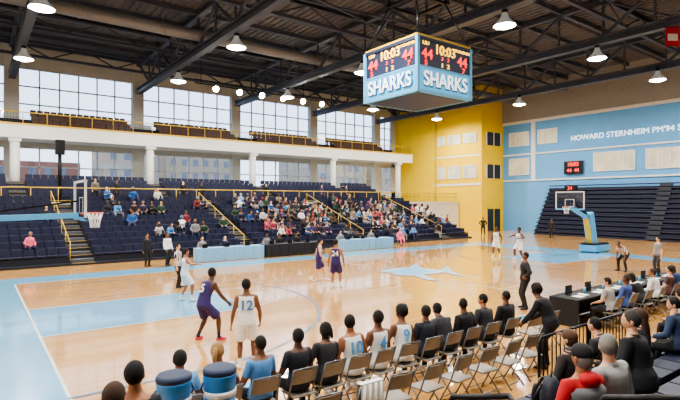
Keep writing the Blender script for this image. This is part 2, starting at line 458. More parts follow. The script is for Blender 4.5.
# ------------------------------------------------------------ SCOREBOARD
e=empty('hanging_scoreboard',(16.35,16.0,2.72)); s=1.68
e.scale=(1,1,.745)
f=MB(); f.box(-s,s,-s,s,7.05,10.0,0)
f.box(-s-.04,s+.04,-s-.04,s+.04,7.15,8.4,1); f.box(-s-.05,s+.05,-s-.05,s+.05,7.0,7.15,2); f.box(-s-.06,s+.06,-s-.06,s+.06,8.4,8.5,2)
f.box(-s-.06,s+.06,-s-.06,s+.06,9.95,10.1,0); f.box(-s-.07,-s+.07,-s-.07,-s+.07,7,10.1,2); f.box(s-.07,s+.07,-s-.07,-s+.07,7,10.1,2); f.box(-s-.07,-s+.07,s-.07,s+.07,7,10.1,2)
f.box(-s+.15,s-.15,-s+.15,s-.15,6.97,7.02,0)
for a1 in(-1,1):
    for a2 in(-1,1): f.tube([(a1*s,a2*s,10.1),(a1*.9,a2*.9,13.0)],.035,3,6); f.tube([(a1*.9,a2*.9,13.0),(a1*.9,a2*.9,18.3)],.05,3,6)
for a1 in(-1,1):
    f.beam((-1.1,a1*.9,13.0),(1.1,a1*.9,13.0),.15,.15,3); f.beam((a1*.9,-1.1,13.0),(a1*.9,1.1,13.0),.15,.15,3)
    f.beam((-s,a1*s,10.2),(s,a1*s,10.2),.06,.1,4); f.beam((a1*s,-s,10.2),(a1*s,s,10.2),.06,.1,4)
f.obj('cabinet',[M_sb,M_cyan_e,M_lblue_pad,M_black,M_ylw],e)
for (xa,n) in(((0,-1,0),(-1,0,0)),((1,0,0),(0,-1,0)),((0,1,0),(1,0,0)),((-1,0,0),(0,1,0))):
    xa=V(xa);n=V(n);O=n*(s+.05)
    def T(nm,tx,sz,mm,u,z,sx=1,bo=0): text(nm,tx,sz,mm,(O+xa*u+V((0,0,z)))[:],xa,(0,0,1),e,.02,sx=sx,bold=bo)
    T('sharks_shadow','SHARKS',1.15,M_dkcyan,.04,7.73,.68,.06)
    O=n*(s+.075); T('sharks_text','SHARKS',1.15,M_wht_e,0,7.77,.68,.012); O=n*(s+.02)
    T('clock','10:03',.78,M_yel_e,0,9.56,.78)
    T('home','44',.84,M_red_e,-1.12,9.18,.8); T('guest','44',.84,M_red_e,1.12,9.18,.8)
    T('label_l','LIU',.28,M_yel_e,-1.2,9.79); T('label_r','STONEHILL',.22,M_yel_e,1.12,9.79)
    T('fouls','5',.42,M_red_e,-1.2,8.68,.9); T('fouls2','7',.42,M_red_e,1.2,8.68,.9); T('period','1  2',.36,M_yel_e,0,8.72,1);T('ind','3   2',.28,M_red_e,0,9.1,1)
e=empty('wall_scoreboard',(49.8,26.3,.2)); f=MB(); f.box(-.15,.0,-.95,.95,6.0,7.3,0); f.box(-.17,-.02,-1.0,1.0,7.3,7.37,1); f.obj('case',[M_black,M_grey],e)
text('digits_top','10:03',.55,M_red_e,(-.17,0,6.97),(0,-1,0),(0,0,1),e,bold=.01); text('digits_low','44  44',.5,M_red_e,(-.17,0,6.36),(0,-1,0),(0,0,1),e,bold=.01)
f=MB(); f.box(-.4,.4,-.02,.02,12.2,13.3,0); f.tube([(-.5,0,13.3),(.5,0,13.3)],.03,1,6); f.box(-.3,.3,-.03,-.02,12.5,12.9,2); f.obj('hanging_banner',[mat('red_banner',(190,30,35),.7),M_black,M_paper],None,(32.5,11.3,.2),-.6)
r=MB()
for i in range(12):
    za=.15+.42*i; x0=46-0+.27*i
    r.box(x0,x0+.5,2,28.5,0 if i==0 else za-.44,za,1); r.box(x0-.06,x0+.22,2,28.5,za+.16,za+.26,0)
    r.box(x0-.02,x0+.02,2,28.5,za-.04,za+.0,2)
for yy in(9,17.5):
    for i in range(12): r.box(45.9+.27*i,46.1+.27*i,yy-.5,yy+.5,.1+.42*i,.42+.42*i,3)
r.obj('end_bleachers',[M_navy,M_navy2,mat('seam_blue',(56,66,96),.5),mat('end_step',(50,54,66),.8)])
p=MB(); p.tube([(0,0,.1),(0,0,4.1)],.12,0,10); p.box(-.28,.28,-.25,.25,3.3,4.3,0); p.box(-.4,.4,-.3,.3,.02,.1,0); p.obj('loudspeaker_pole',[M_black],None,(4.75,38.7,3.3))

# ------------------------------------------------------------ NEAR STAND
r=MB()
for i in range(11):
    za=.1+.3*i; y1=4.6-.85*i
    r.box(-13,40,y1-.85,y1,0,za,1)
    segs=((-13,-3),(-1.8,.3),(2.0,3.0),(4.0,11.5),(12.6,22),(23.2,40))
    for s0,s1 in segs:
        n=int((s1-s0)/.5)
        for k in range(n):
            xx=s0+k*.5; 
            r.box(xx+.02,xx+.48,y1-.82,y1-.42,za+.36,za+.43,0)
        r.box(s0,s1,y1-.78,y1-.5,za,za+.36,1)
r.obj('near_bleachers',[M_navy,M_navy2])
r=MB()
def barr(x0,x1,y,z,h=.98):
    r.tube([(x0,y,z),(x0,y,z+h-.08),(x0+.08,y,z+h),(x1-.08,y,z+h),(x1,y,z+h-.08),(x1,y,z)],.028,0,8)
    r.tube([(x0,y,z+.15),(x1,y,z+.15)],.02,0,6)
    x=x0+.14
    while x<x1-.05: r.tube([(x,y,z+.15),(x,y,z+h)],.012,0,5); x+=.14
barr(8.0,9.7,4.85,0); barr(9.8,11.5,4.85,0)
r.obj('crowd_barrier',[M_black])
for (x,y,z) in((3.55,1.35,1.0),(3.3,2.5,.7)):
    h=MB(); h.tube([(x-.0,y+.4,z+.01),(x,y+.4,z+.85),(x,y+.3,z+1.02),(x,y+.1,z+1.08),(x,y-.25,z+1.2),(x,y-.36,z+1.1),(x,y-.36,z+.32)],.025,0,10); h.obj('aisle_guard_rail',[M_black])

# ------------------------------------------------------------ folding chairs
cm=MB()
for sx in(-.21,.21):
    cm.tube([(sx,.2,.01),(sx,-.05,.45),(sx,-.2,.86)],.014,0,8); cm.tube([(sx*.92,-.24,.01),(sx*.92,.16,.44)],.014,0,8)
cm.tube([(-.21,-.2,.86),(.21,-.2,.86)],.014,0,8); cm.tube([(-.2,-.2,.1),(.2,-.2,.1)],.01,0,6); cm.tube([(-.2,.16,.1),(.2,.16,.1)],.01,0,6)
cm.box(-.2,.2,-.18,.21,.43,.455,1)
vs=[];fs=[]
for i in range(7):
    u=-.2+.4*i/6; d=-.03*(1-(u/.2)**2)
    for (yy,z) in((-.125,.62),(-.19,.84)):
        vs.append((u,yy+d,z)); vs.append((u,yy+d+.018,z))
for i in range(6):
    a=i*4; bq=a+4
    fs+=[(a,bq,bq+2,a+2),(a+1,a+3,bq+3,bq+1),(a+2,bq+2,bq+3,a+3),(a,a+1,bq+1,bq)]
cm.add(vs,fs,1,False)
chair_me=cm.mesh('folding_chair',[M_grey,mat('chair_beige',(144,138,130),.5)])

# ------------------------------------------------------------ PEOPLE
def ik(a,c,l1,l2,h):
    a=V(a);c=V(c);d=c-a;L=min(d.length,.995*(l1+l2)); u=d.normalized(); c=a+u*L
    x=(l1*l1-l2*l2+L*L)/(2*L); hh=math.sqrt(max(0,l1*l1-x*x))
    p=V(h)-u*V(h).dot(u); p.normalize()
    return a+u*x+p*hh,c
def pose(P=(0,0,.93),lean=0.,sl=0.,ank=((-.11,0,.085),(.11,.02,.085)),wr=((-.27,.06,.80),(.27,.06,.80)),kh=((-.15,1,0),(.15,1,0)),eh=((-.6,-1,0),(.6,-1,0)),hy=0.,hp=0.,fd=((-.2,1,0),(.2,1,0)),curl=.5):
    return dict(P=V(P),lean=lean,sl=sl,ank=ank,wr=wr,kh=kh,eh=eh,hy=hy,hp=hp,fd=fd,curl=curl)
POSES={
 'stand':pose(),
 'stand2':pose(ank=((-.13,-.05,.085),(.14,.08,.085)),wr=((-.3,.1,.82),(.26,.18,.86)),hy=.4,lean=.03),
 'hips':pose(ank=((-.15,0,.085),(.15,0,.085)),wr=((-.19,.04,1.0),(.19,.04,1.0)),eh=((-1,-.5,0),(1,-.5,0))),
 'guard':pose(P=(0,-.1,.84),lean=.38,ank=((-.22,-.08,.085),(.22,.14,.085)),wr=((-.3,.28,.78),(.3,.34,.82)),hp=-.2),
 'walk':pose(P=(0,0,.91),lean=.1,ank=((-.09,.30,.09),(.1,-.32,.16)),wr=((-.27,-.12,.84),(.26,.26,.92))),
 'walk2':pose(P=(0,0,.91),lean=.08,ank=((-.1,-.28,.14),(.1,.28,.09)),wr=((-.3,.2,.9),(.28,-.08,.84)),hy=-.3),
 'handsup':pose(P=(0,0,.9),lean=.06,ank=((-.16,-.1,.085),(.16,.15,.085)),wr=((-.3,.35,1.15),(.34,.3,1.2))),
 'knees':pose(P=(0,-.2,.83),lean=.85,ank=((-.2,0,.085),(.2,0,.085)),wr=((-.2,.12,.56),(.2,.12,.56)),hp=-.6),
 'stoop':pose(P=(0,-.08,.9),lean=.45,ank=((-.16,0,.085),(.16,.06,.085)),wr=((-.18,.42,.85),(.2,.4,.88)),hp=.2),
 'seat':pose(P=(0,0,.555),lean=.05,ank=((-.15,.46,.085),(.15,.48,.085)),wr=((-.16,.3,.66),(.16,.3,.66)),kh=((-.1,.2,1),(.1,.2,1))),
 'seatfwd':pose(P=(0,0,.555),lean=.5,ank=((-.2,.44,.085),(.2,.44,.085)),wr=((-.06,.5,.66),(.06,.5,.66)),kh=((-.25,.2,1),(.25,.2,1)),hp=-.35),
 'seatback':pose(P=(0,.04,.555),lean=-.1,ank=((-.14,.5,.085),(.14,.5,.085)),wr=((.12,.2,.82),(-.12,.22,.86)),kh=((-.2,.2,1),(.2,.2,1)),eh=((-1,-.3,-.3),(1,-.3,-.3)),hy=.3),
 'seatlean':pose(P=(0,0,.555),lean=.25,sl=.1,ank=((-.2,.4,.085),(.16,.5,.085)),wr=((-.2,.36,.66),(.18,.34,.66)),kh=((-.2,.2,1),(.2,.2,1)),hy=-.5),
 'seatlook':pose(P=(0,0,.555),lean=.12,sl=-.06,ank=((-.15,.46,.085),(.15,.44,.085)),wr=((-.16,.3,.66),(.16,.28,.66)),kh=((-.1,.2,1),(.1,.2,1)),hy=.75),
}
def seg_d(p,a,b):
    ab=b-a;t=max(0,min(1,(p-a).dot(ab)/ab.length_squared)); return (p-(a+ab*t)).length,t
PCACHE={}
def person_mesh(pk,outfit,hair,vox=.02):
    key=(pk,outfit,hair,vox)
    if key in PCACHE: return PCACHE[key]
    q=POSES[pk]; P=q['P']; S=V((math.sin(q['sl']),math.sin(q['lean']),math.cos(q['lean']))).normalized()
    R=V((1,0,0)); R=(R-S*R.dot(S)).normalized(); F=S.cross(R)
    female=outfit.startswith('f'); of=outfit[1:] if female else outfit
    k=.93 if female else 1.0
    baggy={'jersey':.008,'tshirt':.012,'long':.02,'suit':.022}[of]
    B=MB()
    def sp(t):
        bend=F*(.03*math.sin(max(0,t)/.5*math.pi)*(-1 if q['lean']>.3 else .2))
        return P+S*t+bend
    hemw=.02 if of in('tshirt','long','suit') else .0
    secs=[(-.11,.12,.095),(-.07,.165+hemw*.3,.12),(0,.17+hemw*.5,.122+hemw*.5),(.07,.16+hemw,.115+hemw),(.16,.143,.105),(.25,.152,.112),(.34,.172,.122),(.41,.178,.115),(.455,.168,.098),(.49,.13,.082),(.515,.085,.068),(.55,.060,.060),(.62,.056,.060)]
    pts=[];rd=[]
    for t,a,c in secs:
        bg=baggy if t<.47 else 0
        if female: a*= (1.02 if t<.05 else .9 if t<.2 else .92)
        pts.append(sp(t)); rd.append((a+bg,c+bg))
    B.tube(pts,rd,0,18,side=R)
    arm=[];leg=[]
    for i,sg in((0,-1),(1,1)):
        sh=sp(.425)+R*(sg*.172*k)
        el,w_=ik(sh,V(q['wr'][i]),.285,.26,q['eh'][i])
        sl=baggy if of in('long','suit') else 0
        us=.012 if of=='tshirt' else sl
        r0=.06*k+us
        B.tube([sp(.455)+R*(sg*.07),sh+S*.016,sh.lerp(el,.3),sh.lerp(el,.55),el,el.lerp(w_,.3),w_],[.058,r0+.004,(.054*k+us),(.048*k+us*.9),.042*k+sl,.043*k+sl,.027+sl*.8],0,10)
        arm.append((sh,el,w_))
        hp_=P+R*(sg*.088)-S*.02
        hp_=V((hp_.x,hp_.y,P.z-.03))
        kn,an=ik(hp_,V(q['ank'][i]),.425,.42,q['kh'][i])
        if of=='jersey':
            B.tube([hp_,hp_.lerp(kn,.3),hp_.lerp(kn,.6),hp_.lerp(kn,.86),hp_.lerp(kn,.88)],[.1,.105,.108,.11,.06],0,12)
            B.tube([hp_.lerp(kn,.6),kn,kn.lerp(an,.25),kn.lerp(an,.6),an],[.065,.056,.06,.045,.036],0,10)
        else:
            pb=.012
            B.tube([hp_,hp_.lerp(kn,.3),hp_.lerp(kn,.7),kn,kn.lerp(an,.25),kn.lerp(an,.7),an+V((0,0,.0))],[.1,.098,.078,.068+pb*.3,.066+pb*.3,.055,.052],0,12)
        fd=V(q['fd'][i]).normalized()
        if an.z>.12: fd=(fd+V((0,0,-.5))).normalized()
        side=fd.cross(V((0,0,1))).normalized()
        B.tube([an-fd*.07+V((0,0,-.04)),an-fd*.03+V((0,0,-.035)),an+fd*.05+V((0,0,-.035)),an+fd*.13+V((0,0,-.05)),an+fd*.19+V((0,0,-.055))],[(.028,.03),(.04,.045),(.044,.045),(.048,.032),(.03,.022)],0,10,side=side)
        B.tube([an+V((0,0,.05)),an+V((0,0,-.05))],[.036,.04],0,8)
        leg.append((hp_,kn,an,fd))
    me=bpy.data.meshes.new('tmp'); me.from_pydata(B.v,[],B.f); me.update()
    ob=bpy.data.objects.new('tmp',me); COL.objects.link(ob)
    md=ob.modifiers.new('r','REMESH'); md.mode='VOXEL'; md.voxel_size=vox
    m2=ob.modifiers.new('s','SMOOTH'); m2.iterations=3; m2.factor=.5
    dg=bpy.context.evaluated_depsgraph_get(); dg.update()
    em=bpy.data.meshes.new_from_object(ob.evaluated_get(dg))
    vs=[v.co.copy() for v in em.vertices]; fs=[tuple(p.vertices) for p in em.polygons]
    bpy.data.objects.remove(ob); bpy.data.meshes.remove(me); bpy.data.meshes.remove(em)
    hem={'jersey':.0,'tshirt':-.05,'long':-.05,'suit':-.1}[of]
    sleeve={'jersey':-1,'tshirt':.6,'long':2,'suit':2}[of]
    O=MB(); ml=[]
    for f in fs:
        p=V((0,0,0))
        for i in f: p+=vs[i]
        p/=len(f)
        best=9;bm=0
        t=(p-P).dot(S); d,tt=seg_d(p,P-S*.03,P+S*.44)
        d-=.135; 
        if d<best: best=d;bm=(0 if t>.475+(.03 if of in('long','suit') else 0) else 1 if t>hem else 2)
        d,tt=seg_d(p,P+S*.5,P+S*.64); d-=.055
        if d<best: best=d;bm=0 if t>.5 else bm
        for (sh,el,w_) in arm:
            d,tt=seg_d(p,sh,el); d-=.055
            if d<best: best=d; bm=1 if tt<sleeve else 0
            d,tt=seg_d(p,el,w_); d-=.04
            if d<best: best=d; bm=1 if sleeve>1 and tt<.97 else 0
        for (a,kn,an,fd) in leg:
            d,tt=seg_d(p,a,kn); d-=.085
            if d<best: best=d; bm=(2 if (of!='jersey' or tt<.87) else 0) if t<hem or tt>.2 else 1
            d,tt=seg_d(p,kn,an); d-=.05
            if d<best: best=d; bm=2 if of!='jersey' else (5 if tt>.72 else 0)
            d,tt=seg_d(p,an-fd*.06+V((0,0,-.04)),an+fd*.18+V((0,0,-.05))); d-=.045
            if d<best and p.z<an.z+.01: best=d; bm=4
        ml.append(bm)
    O.v=[tuple(v) for v in vs];O.f=fs;O.m=ml;O.s=[True]*len(fs)
    for i,sg in((0,-1),(1,1)):
        sh,el,w_=arm[i]; D=(w_-el).normalized()
        n=V((-sg,0,0)) if D.z<-.6 else V((0,0,-1))
        if D.z>-.35 or pk.startswith('seat'): D=(D+V((0,.2,-.1))).normalized()
        n=(n-D*n.dot(D)).normalized(); T=n.cross(D)*(-sg)
        O.tube([w_-D*.02,w_+D*.02,w_+D*.06,w_+D*.09],[(.028,.02),(.036,.018),(.041,.016),(.038,.012)],0,8,side=T)
        for j,(ln,off) in enumerate(((.07,.03),(.08,.01),(.075,-.01),(.058,-.03))):
            b0=w_+D*.082+T*off; c_=q['curl']+j*.08
            p1=b0+(D*math.cos(c_*.6)+n*math.sin(c_*.6))*ln*.42
            p2=p1+(D*math.cos(c_*1.5)+n*math.sin(c_*1.5))*ln*.33
            p3=p2+(D*math.cos(c_*2.3)+n*math.sin(c_*2.3))*ln*.25
            O.tube([b0-D*.01,b0,p1,p2,p3],[.0085,.009,.0085,.0078,.006],0,6)
        b0=w_+D*.025+T*.03; p1=b0+(T*.7+D*.7+n*.2)*.032; p2=p1+(T*.35+D*.9+n*.3)*.028
        O.tube([b0-T*.012,b0,p1,p2],[.012,.012,.01,.007],0,6)
    lift=(S+V((0,0,.7))).normalized()
    Hm=Matrix.Rotation(-q['hy'],3,'Z')@Matrix.Rotation(-(q['lean']*.35)-q['hp']*.3,3,'X')
    Hc=sp(.56)+lift*.122
    O.tube([sp(.5),sp(.56),Hc-lift*.04],[.062,.058,.056],0,10)
    def fn(u,p):
        x,y,z=p
        if u[2]<0:
            x*=1-.3*u[2]**2
            if u[1]<0: y*=1-.25*(-u[2])
        if u[1]>0:
            y+=.022*math.exp(-((u[0]/.14)**2+((u[2]+.14)/.15)**2))
            y-=.007*math.exp(-(((abs(u[0])-.38)/.16)**2+((u[2]-.06)/.12)**2))
            y+=.006*math.exp(-((u[0]/.3)**2+((u[2]+.5)/.1)**2)); y+=.008*math.exp(-((u[0]/.3)**2+((u[2]+.85)/.15)**2))
        return V((x,y,z))
    O.ell(Hc,(.079,.097,.120),0,22,16,Hm,fn)
    for sg in(-1,1):
        O.ell(Hc+Hm@V((sg*.080,-.004,-.004)),(.012,.022,.034),0,8,6,Hm)
        O.ell(Hc+Hm@V((sg*.029,.081,.010)),(.014,.008,.007),7,8,5,Hm); O.ell(Hc+Hm@V((sg*.029,.087,.010)),(.006,.004,.006),6,6,4,Hm)
        O.ell(Hc+Hm@V((sg*.03,.086,.032)),(.017,.006,.004),3,6,4,Hm)
    O.ell(Hc+Hm@V((0,.090,-.058)),(.024,.006,.006),8,8,4,Hm)
    def hn(a):
        def g(u,p):
            k=1+a*math.sin(u[0]*17+u[2]*9)*math.sin(u[1]*15-u[2]*13); return p*k
        return g
    if hair=='short': O.ell(Hc+Hm@V((0,-.016,.026)),(.089,.098,.112),3,18,12,Hm,hn(.02))
    elif hair=='buzz': O.ell(Hc+Hm@V((0,-.014,.024)),(.0825,.095,.106),3,18,12,Hm)
    elif hair=='curly': O.ell(Hc+Hm@V((0,-.02,.045)),(.108,.112,.118),3,22,16,Hm,hn(.09))
    elif hair in('long','pony','bun'):
        O.ell(Hc+Hm@V((0,-.018,.02)),(.092,.100,.117),3,18,12,Hm,hn(.01))
        if hair=='long': O.tube([Hc+Hm@V((0,-.03,.04)),Hc+Hm@V((0,-.05,-.06)),Hc+Hm@V((0,-.065,-.16))-F*.015,Hc+Hm@V((0,-.07,-.26))-F*.03,Hc+Hm@V((0,-.07,-.33))-F*.035],[(.08,.07),(.096,.06),(.102,.045),(.085,.035),(.045,.02)],3,14,side=R)
        if hair=='pony': O.tube([Hc+Hm@V((0,-.08,.06)),Hc+Hm@V((0,-.15,.06)),Hc+Hm@V((0,-.165,-.04)),Hc+Hm@V((0,-.15,-.17))],[.025,.034,.034,.012],3,8)
        if hair=='bun': O.ell(Hc+Hm@V((0,-.1,.08)),(.045,.04,.045),3,12,8,Hm,hn(.04))
    elif hair=='dreads':
        O.ell(Hc+Hm@V((0,-.016,.024)),(.092,.102,.114),3,18,12,Hm,hn(.06))
        for j in range(13):
            a=math.pi*(.95+1.1*j/12); x,y=.085*math.cos(a),.09*math.sin(a)-.01
            O.tube([Hc+Hm@V((x*.8,y*.8,.07)),Hc+Hm@V((x*1.15,y*1.1,0)),Hc+Hm@V((x*1.2,y*1.15,-.12))],[.014,.016,.009],3,6)
    elif hair=='cap':
        O.ell(Hc+Hm@V((0,-.014,.0)),(.083,.093,.107),3,18,12,Hm)
        O.ell(Hc+Hm@V((0,-.004,.048)),(.092,.106,.09),5,18,12,Hm)
        O.ell(Hc+Hm@V((0,.12,.05)),(.07,.07,.010),5,14,6,Hm)
    elif hair=='hood':
        O.ell(Hc+Hm@V((0,-.03,-.0)),(.105,.105,.13),5,18,12,Hm,hn(.02))
    if of in('long','suit'):
        O.tube([sp(.455),sp(.50)-F*.006,sp(.535)-F*.008],[(.13,.09),(.095,.078),(.070,.068)],1,14,side=R,caps=True)
    info=(sp(.30)-F*(.112+baggy+.012),R,S,F,sp(.28)+F*(.118+baggy+.01))
    me=O.mesh('%s_figure'%pk,[None]*9)
    PCACHE[key]=(me,info); return PCACHE[key]
SKIN=[(236,196,168),(214,164,130),(166,114,82),(120,80,58),(88,58,44)]
SKM=[mat('skin_%d'%i,c_,.55,noise=.03) for i,c_ in enumerate(SKIN)]
M_pupil=mat('pupil',(20,16,14),.2,noise=0);M_eyew=mat('eye_white',(225,222,216),.3,noise=0);M_lip=mat('lip',(130,70,62),.5,noise=0)
def cl(c_): return mat('cloth_%d_%d_%d'%c_,c_,.8,noise=.06,scale=9)
HB=(18,15,14);HBR=(64,42,28);HBL=(160,122,76);HG=(130,126,120)
WHITE=(232,232,230);NAVY=(32,38,66);BLACK=(26,26,31);PURP=(52,38,98);LB=(92,160,214);GREY=(128,130,134);PINK=(232,110,140);RED=(186,34,38)
def person(name,pk,loc,ang,h=1.85,outfit='long',hair='short',skin=2,top=BLACK,bot=BLACK,hc=HB,shoe=(40,40,44),acc=WHITE,num=None,ncol=None,vox=.02,parent=None):
    me,info=person_mesh(pk,outfit,hair,vox)
    o=inst(name,me,loc,math.radians(ang)-math.pi/2,parent,h/1.8)
    ms=[SKM[skin],cl(top),cl(bot),cl(hc),cl(shoe),cl(acc),M_pupil,M_eyew,M_lip]
    for i,m in enumerate(ms): o.material_slots[i].link='OBJECT'; o.material_slots[i].material=m
    if num:
        p,R,S,F,pf=info
        t=text('jersey_number',num,.26,cl(ncol),p[:],R,S,o,.006,bold=.006)
        t=text('jersey_number',num,.22,cl(ncol),pf[:],-R,S,o,.006,bold=.005)
    return o
J=dict(outfit='jersey',vox=.017)
person('basketball_player','guard',(4.55,11.5,0),20,1.98,skin=4,top=PURP,bot=PURP,acc=(40,40,60),shoe=(220,60,80),num='5',ncol=WHITE,**J)
person('basketball_player','stand2',(4.45,9.15,0),62,1.88,skin=3,hair='short',top=WHITE,bot=WHITE,acc=WHITE,shoe=(230,230,230),num='12',ncol=(70,130,190),**J)
person('basketball_player','handsup',(5.74,16.5,0),0,1.9,skin=2,top=WHITE,bot=WHITE,shoe=WHITE,num='3',ncol=LB,**J)
person('basketball_player','walk',(11.7,17.2,0),-30,1.9,skin=1,top=PURP,bot=PURP,acc=WHITE,shoe=WHITE,num='11',ncol=WHITE,**J)
person('basketball_player','stand2',(11.35,15.5,0),40,1.97,skin=2,top=PURP,bot=PURP,acc=WHITE,shoe=WHITE,num='24',ncol=WHITE,**J)
person('basketball_player','walk2',(25.4,18.2,0),200,1.95,skin=4,top=WHITE,bot=WHITE,acc=WHITE,shoe=WHITE,num='1',ncol=LB,**J)
person('basketball_player','handsup',(25.2,16.5,0),170,2.0,skin=4,top=WHITE,bot=WHITE,acc=WHITE,shoe=WHITE,num='22',ncol=LB,**J)
person('coach','hips',(13.9,8.9,0),135,1.86,skin=3,hair='buzz',outfit='suit',top=BLACK,bot=(30,30,34))
person('referee','knees',(25.2,10.9,0),165,1.85,skin=3,hair='buzz',outfit='tshirt',top=(110,110,112),bot=BLACK)
person('event_staff','stand',(25.6,9.5,0),150,1.8,skin=1,hair='short',outfit='tshirt',top=GREY,bot=(60,60,66))
person('security_guard','stand',(42.5,24.5,0),190,1.85,skin=3,outfit='long')
person('security_guard','hips',(40.8,30.8,0),215,1.85,skin=3,outfit='long')
person('referee','stand',(6.4,19.2,0),-40,1.8,skin=1,hair='short',outfit='tshirt',top=(96,96,100),bot=BLACK)
person('event_staff','stand2',(8.1,26.0,0),-60,1.82,skin=3,outfit='long',top=WHITE,bot=BLACK)
person('event_staff','stand',(7.2,26.4,0),-70,1.78,skin=2,outfit='long',top=BLACK,bot=BLACK)
person('camera_operator','stand2',(7.0,38.9,3.3),-80,1.8,skin=1,outfit='long',top=(110,100,92),bot=BLACK)
DG=(44,44,50)
bench=[(9.45,'seat','suit','buzz',3,BLACK,None),(8.75,'seatlean','suit','short',2,DG,None),(8.1,'seatlook','suit','buzz',3,BLACK,None),(7.5,'seatfwd','suit','short',3,DG,None),
(6.9,'seat','long','short',3,(38,42,54),None),(6.3,'seatlean','jersey','curly',3,WHITE,'9'),(5.7,'seat','jersey','short',3,WHITE,'4'),(5.15,'seatlook','jersey','short',2,WHITE,'10'),
(4.6,'seatlean','tshirt','dreads',3,(40,40,46),None),(4.05,'seat','tshirt','short',4,(34,36,44),None),(3.4,'seat','tshirt','buzz',3,(86,140,200),None),(2.8,'seatlook','tshirt','pony',2,WHITE,None),(2.2,'seat','tshirt','short',3,(110,170,220),None)]
for (X,pk,of,hr,sk,tp,nm) in bench:
    person('bench_player' if of in('jersey','tshirt') else 'assistant_coach',pk,(X,6.5,0),90+random.uniform(-8,8),1.95 if of=='jersey' else 1.87,outfit=of,hair=hr,skin=sk,top=tp,bot=(tp if of=='jersey' else BLACK),hc=(HB if hr!='pony' else HBL),num=nm,ncol=LB if nm else None,vox=.017,shoe=(210,210,214))
    inst('folding_chair',chair_me,(X,6.49,0),random.uniform(-.08,.08))
for X in(3.75,4.45,5.1,5.8,6.5,7.2,7.9,8.6,10.05,10.7):
    inst('folding_chair',chair_me,(X,5.45 if X<9 else 6.3,0),random.uniform(-.2,.2))
tw=MB()
tw.add([(-.2,-.24,.42),(.2,-.25,.4),(.2,-.245,.88),(-.2,-.235,.88),(-.2,-.15,.88),(.2,-.15,.88),(.2,-.08,.5),(-.2,-.08,.5)],[(0,1,2,3),(3,2,5,4),(4,5,6,7)],0)
for k in range(4): tw.tube([(-.15+.1*k,-.245,.42),(-.15+.1*k,-.255,.86)],.02,0,6)
tw.obj('towel',[M_paper],None,(4.45,5.45,0))
person('spectator','stand',(1.25,5.0,0),60,1.92,outfit='tshirt',hair='short',skin=2,top=(36,38,46),bot=BLACK,vox=.016)
person('spectator','stand2',(.95,4.44,.1),75,1.84,outfit='flong',hair='long',skin=1,top=(60,50,50),bot=NAVY,hc=HBR,vox=.016)
person('team_manager','stoop',(9.35,5.5,0),100,1.84,outfit='long',hair='curly',skin=3,top=BLACK,bot=BLACK,vox=.018)
person('spectator','seat',(4.55,2.3,.7),75,1.8,outfit='long',hair='cap',skin=2,top=RED,bot=BLACK,acc=BLACK,hc=HG,vox=.016)
person('spectator','seatlook',(5.2,2.3,.7),80,1.78,outfit='long',hair='short',skin=1,top=(168,168,170),bot=NAVY,hc=HG,vox=.016)
person('spectator','seatlean',(6.3,2.5,.7),90,1.85,outfit='suit',hair='short',skin=1,top=(24,26,32),bot=BLACK,hc=(60,56,54),vox=.016)
person('spectator','seat',(6.2,3.3,.4),85,1.75,outfit='flong',hair='cap',skin=1,top=(52,46,44),bot=BLACK,acc=(88,60,44),hc=HBR,vox=.018)
person('spectator','seatfwd',(7.4,3.3,.4),85,1.78,outfit='suit',hair='buzz',skin=1,top=DG,bot=BLACK,vox=.018)
person('spectator','seat',(8.3,3.3,.4),95,1.75,outfit='flong',hair='long',skin=0,top=(58,56,66),bot=BLACK,hc=HBR,vox=.018)
hd=MB(); S_=V((0,math.sin(.05),math.cos(.05))); P_=V((0,0,.555))
vp=[];vr=[]
for i in range(13):
    t=-.06+.50*i/12; bulge=.012*abs(math.sin(i*math.pi/2)) 
    vp.append(P_+S_*t); vr.append((.215+bulge-(.02 if t>.4 else 0),.165+bulge-(.03 if t>.4 else 0)))
hd.tube(vp,vr,0,24,side=(1,0,0)); hd.ell((0,-.055,1.06),(.105,.085,.075),1,16,10)
hd.obj('padded_vest',[cl((116,118,122)),cl(RED)],None,(4.55,2.3,.7),math.radians(75)-math.pi/2)
e=empty('scorers_table',(0,0,0)); f=MB(); f.box(12.9,20.5,6.7,7.5,.70,.75,0); f.box(12.9,20.5,7.46,7.52,.03,.75,0); f.box(12.88,12.93,6.7,7.5,.03,.75,0)
for x in(13.2,15,17,19,20.3): f.tube([(x,6.85,0),(x,6.85,.7)],.025,1,6)
f.obj('table',[M_blackcloth,M_grey],e)
f=MB()
for k,x in enumerate((13.3,14.4,15.5,16.9,18.2,19.4)):
    f.box(x,x+.3,6.85,7.1,.751,.758,0); f.box(x+.4,x+.62,6.9,7.2,.751,.762,0)
    f.box(x+.1,x+.45,7.12,7.3,.751,.77,1); f.beam((x+.1,7.32,.88),(x+.45,7.32,.88),.015,.24,1)
    f.tube([(x+.75,7.1,.75),(x+.75,7.1,.92)],.035,2,10)
f.obj('papers_and_laptops',[M_paper,M_black,M_lblue_pad],e)
tops=[(150,150,150),(70,90,150),(40,40,46),(220,220,216),(90,60,60),(40,60,110)]
for k,X in enumerate((13.6,14.5,15.5,16.5,17.5,18.5,19.5)):
    person('table_official',['seatlean','seat','seatfwd'][k%3],(X,6.15,0),90,1.8,outfit=['tshirt','long'][k%2],hair=['short','buzz','long'][k%3],skin=[1,3,0,2][k%4],top=tops[k%6],bot=BLACK,hc=[HB,HBR][k%2],vox=.02)
    inst('folding_chair',chair_me,(X,6.13,0),0)
o=person('striped_official','seatlook',(12.6,4.15,.1),95,1.82,outfit='tshirt',hair='short',skin=1,top=WHITE,bot=BLACK,vox=.02)
m=bpy.data.materials.new('referee_stripes'); m.use_nodes=True; nt=m.node_tree
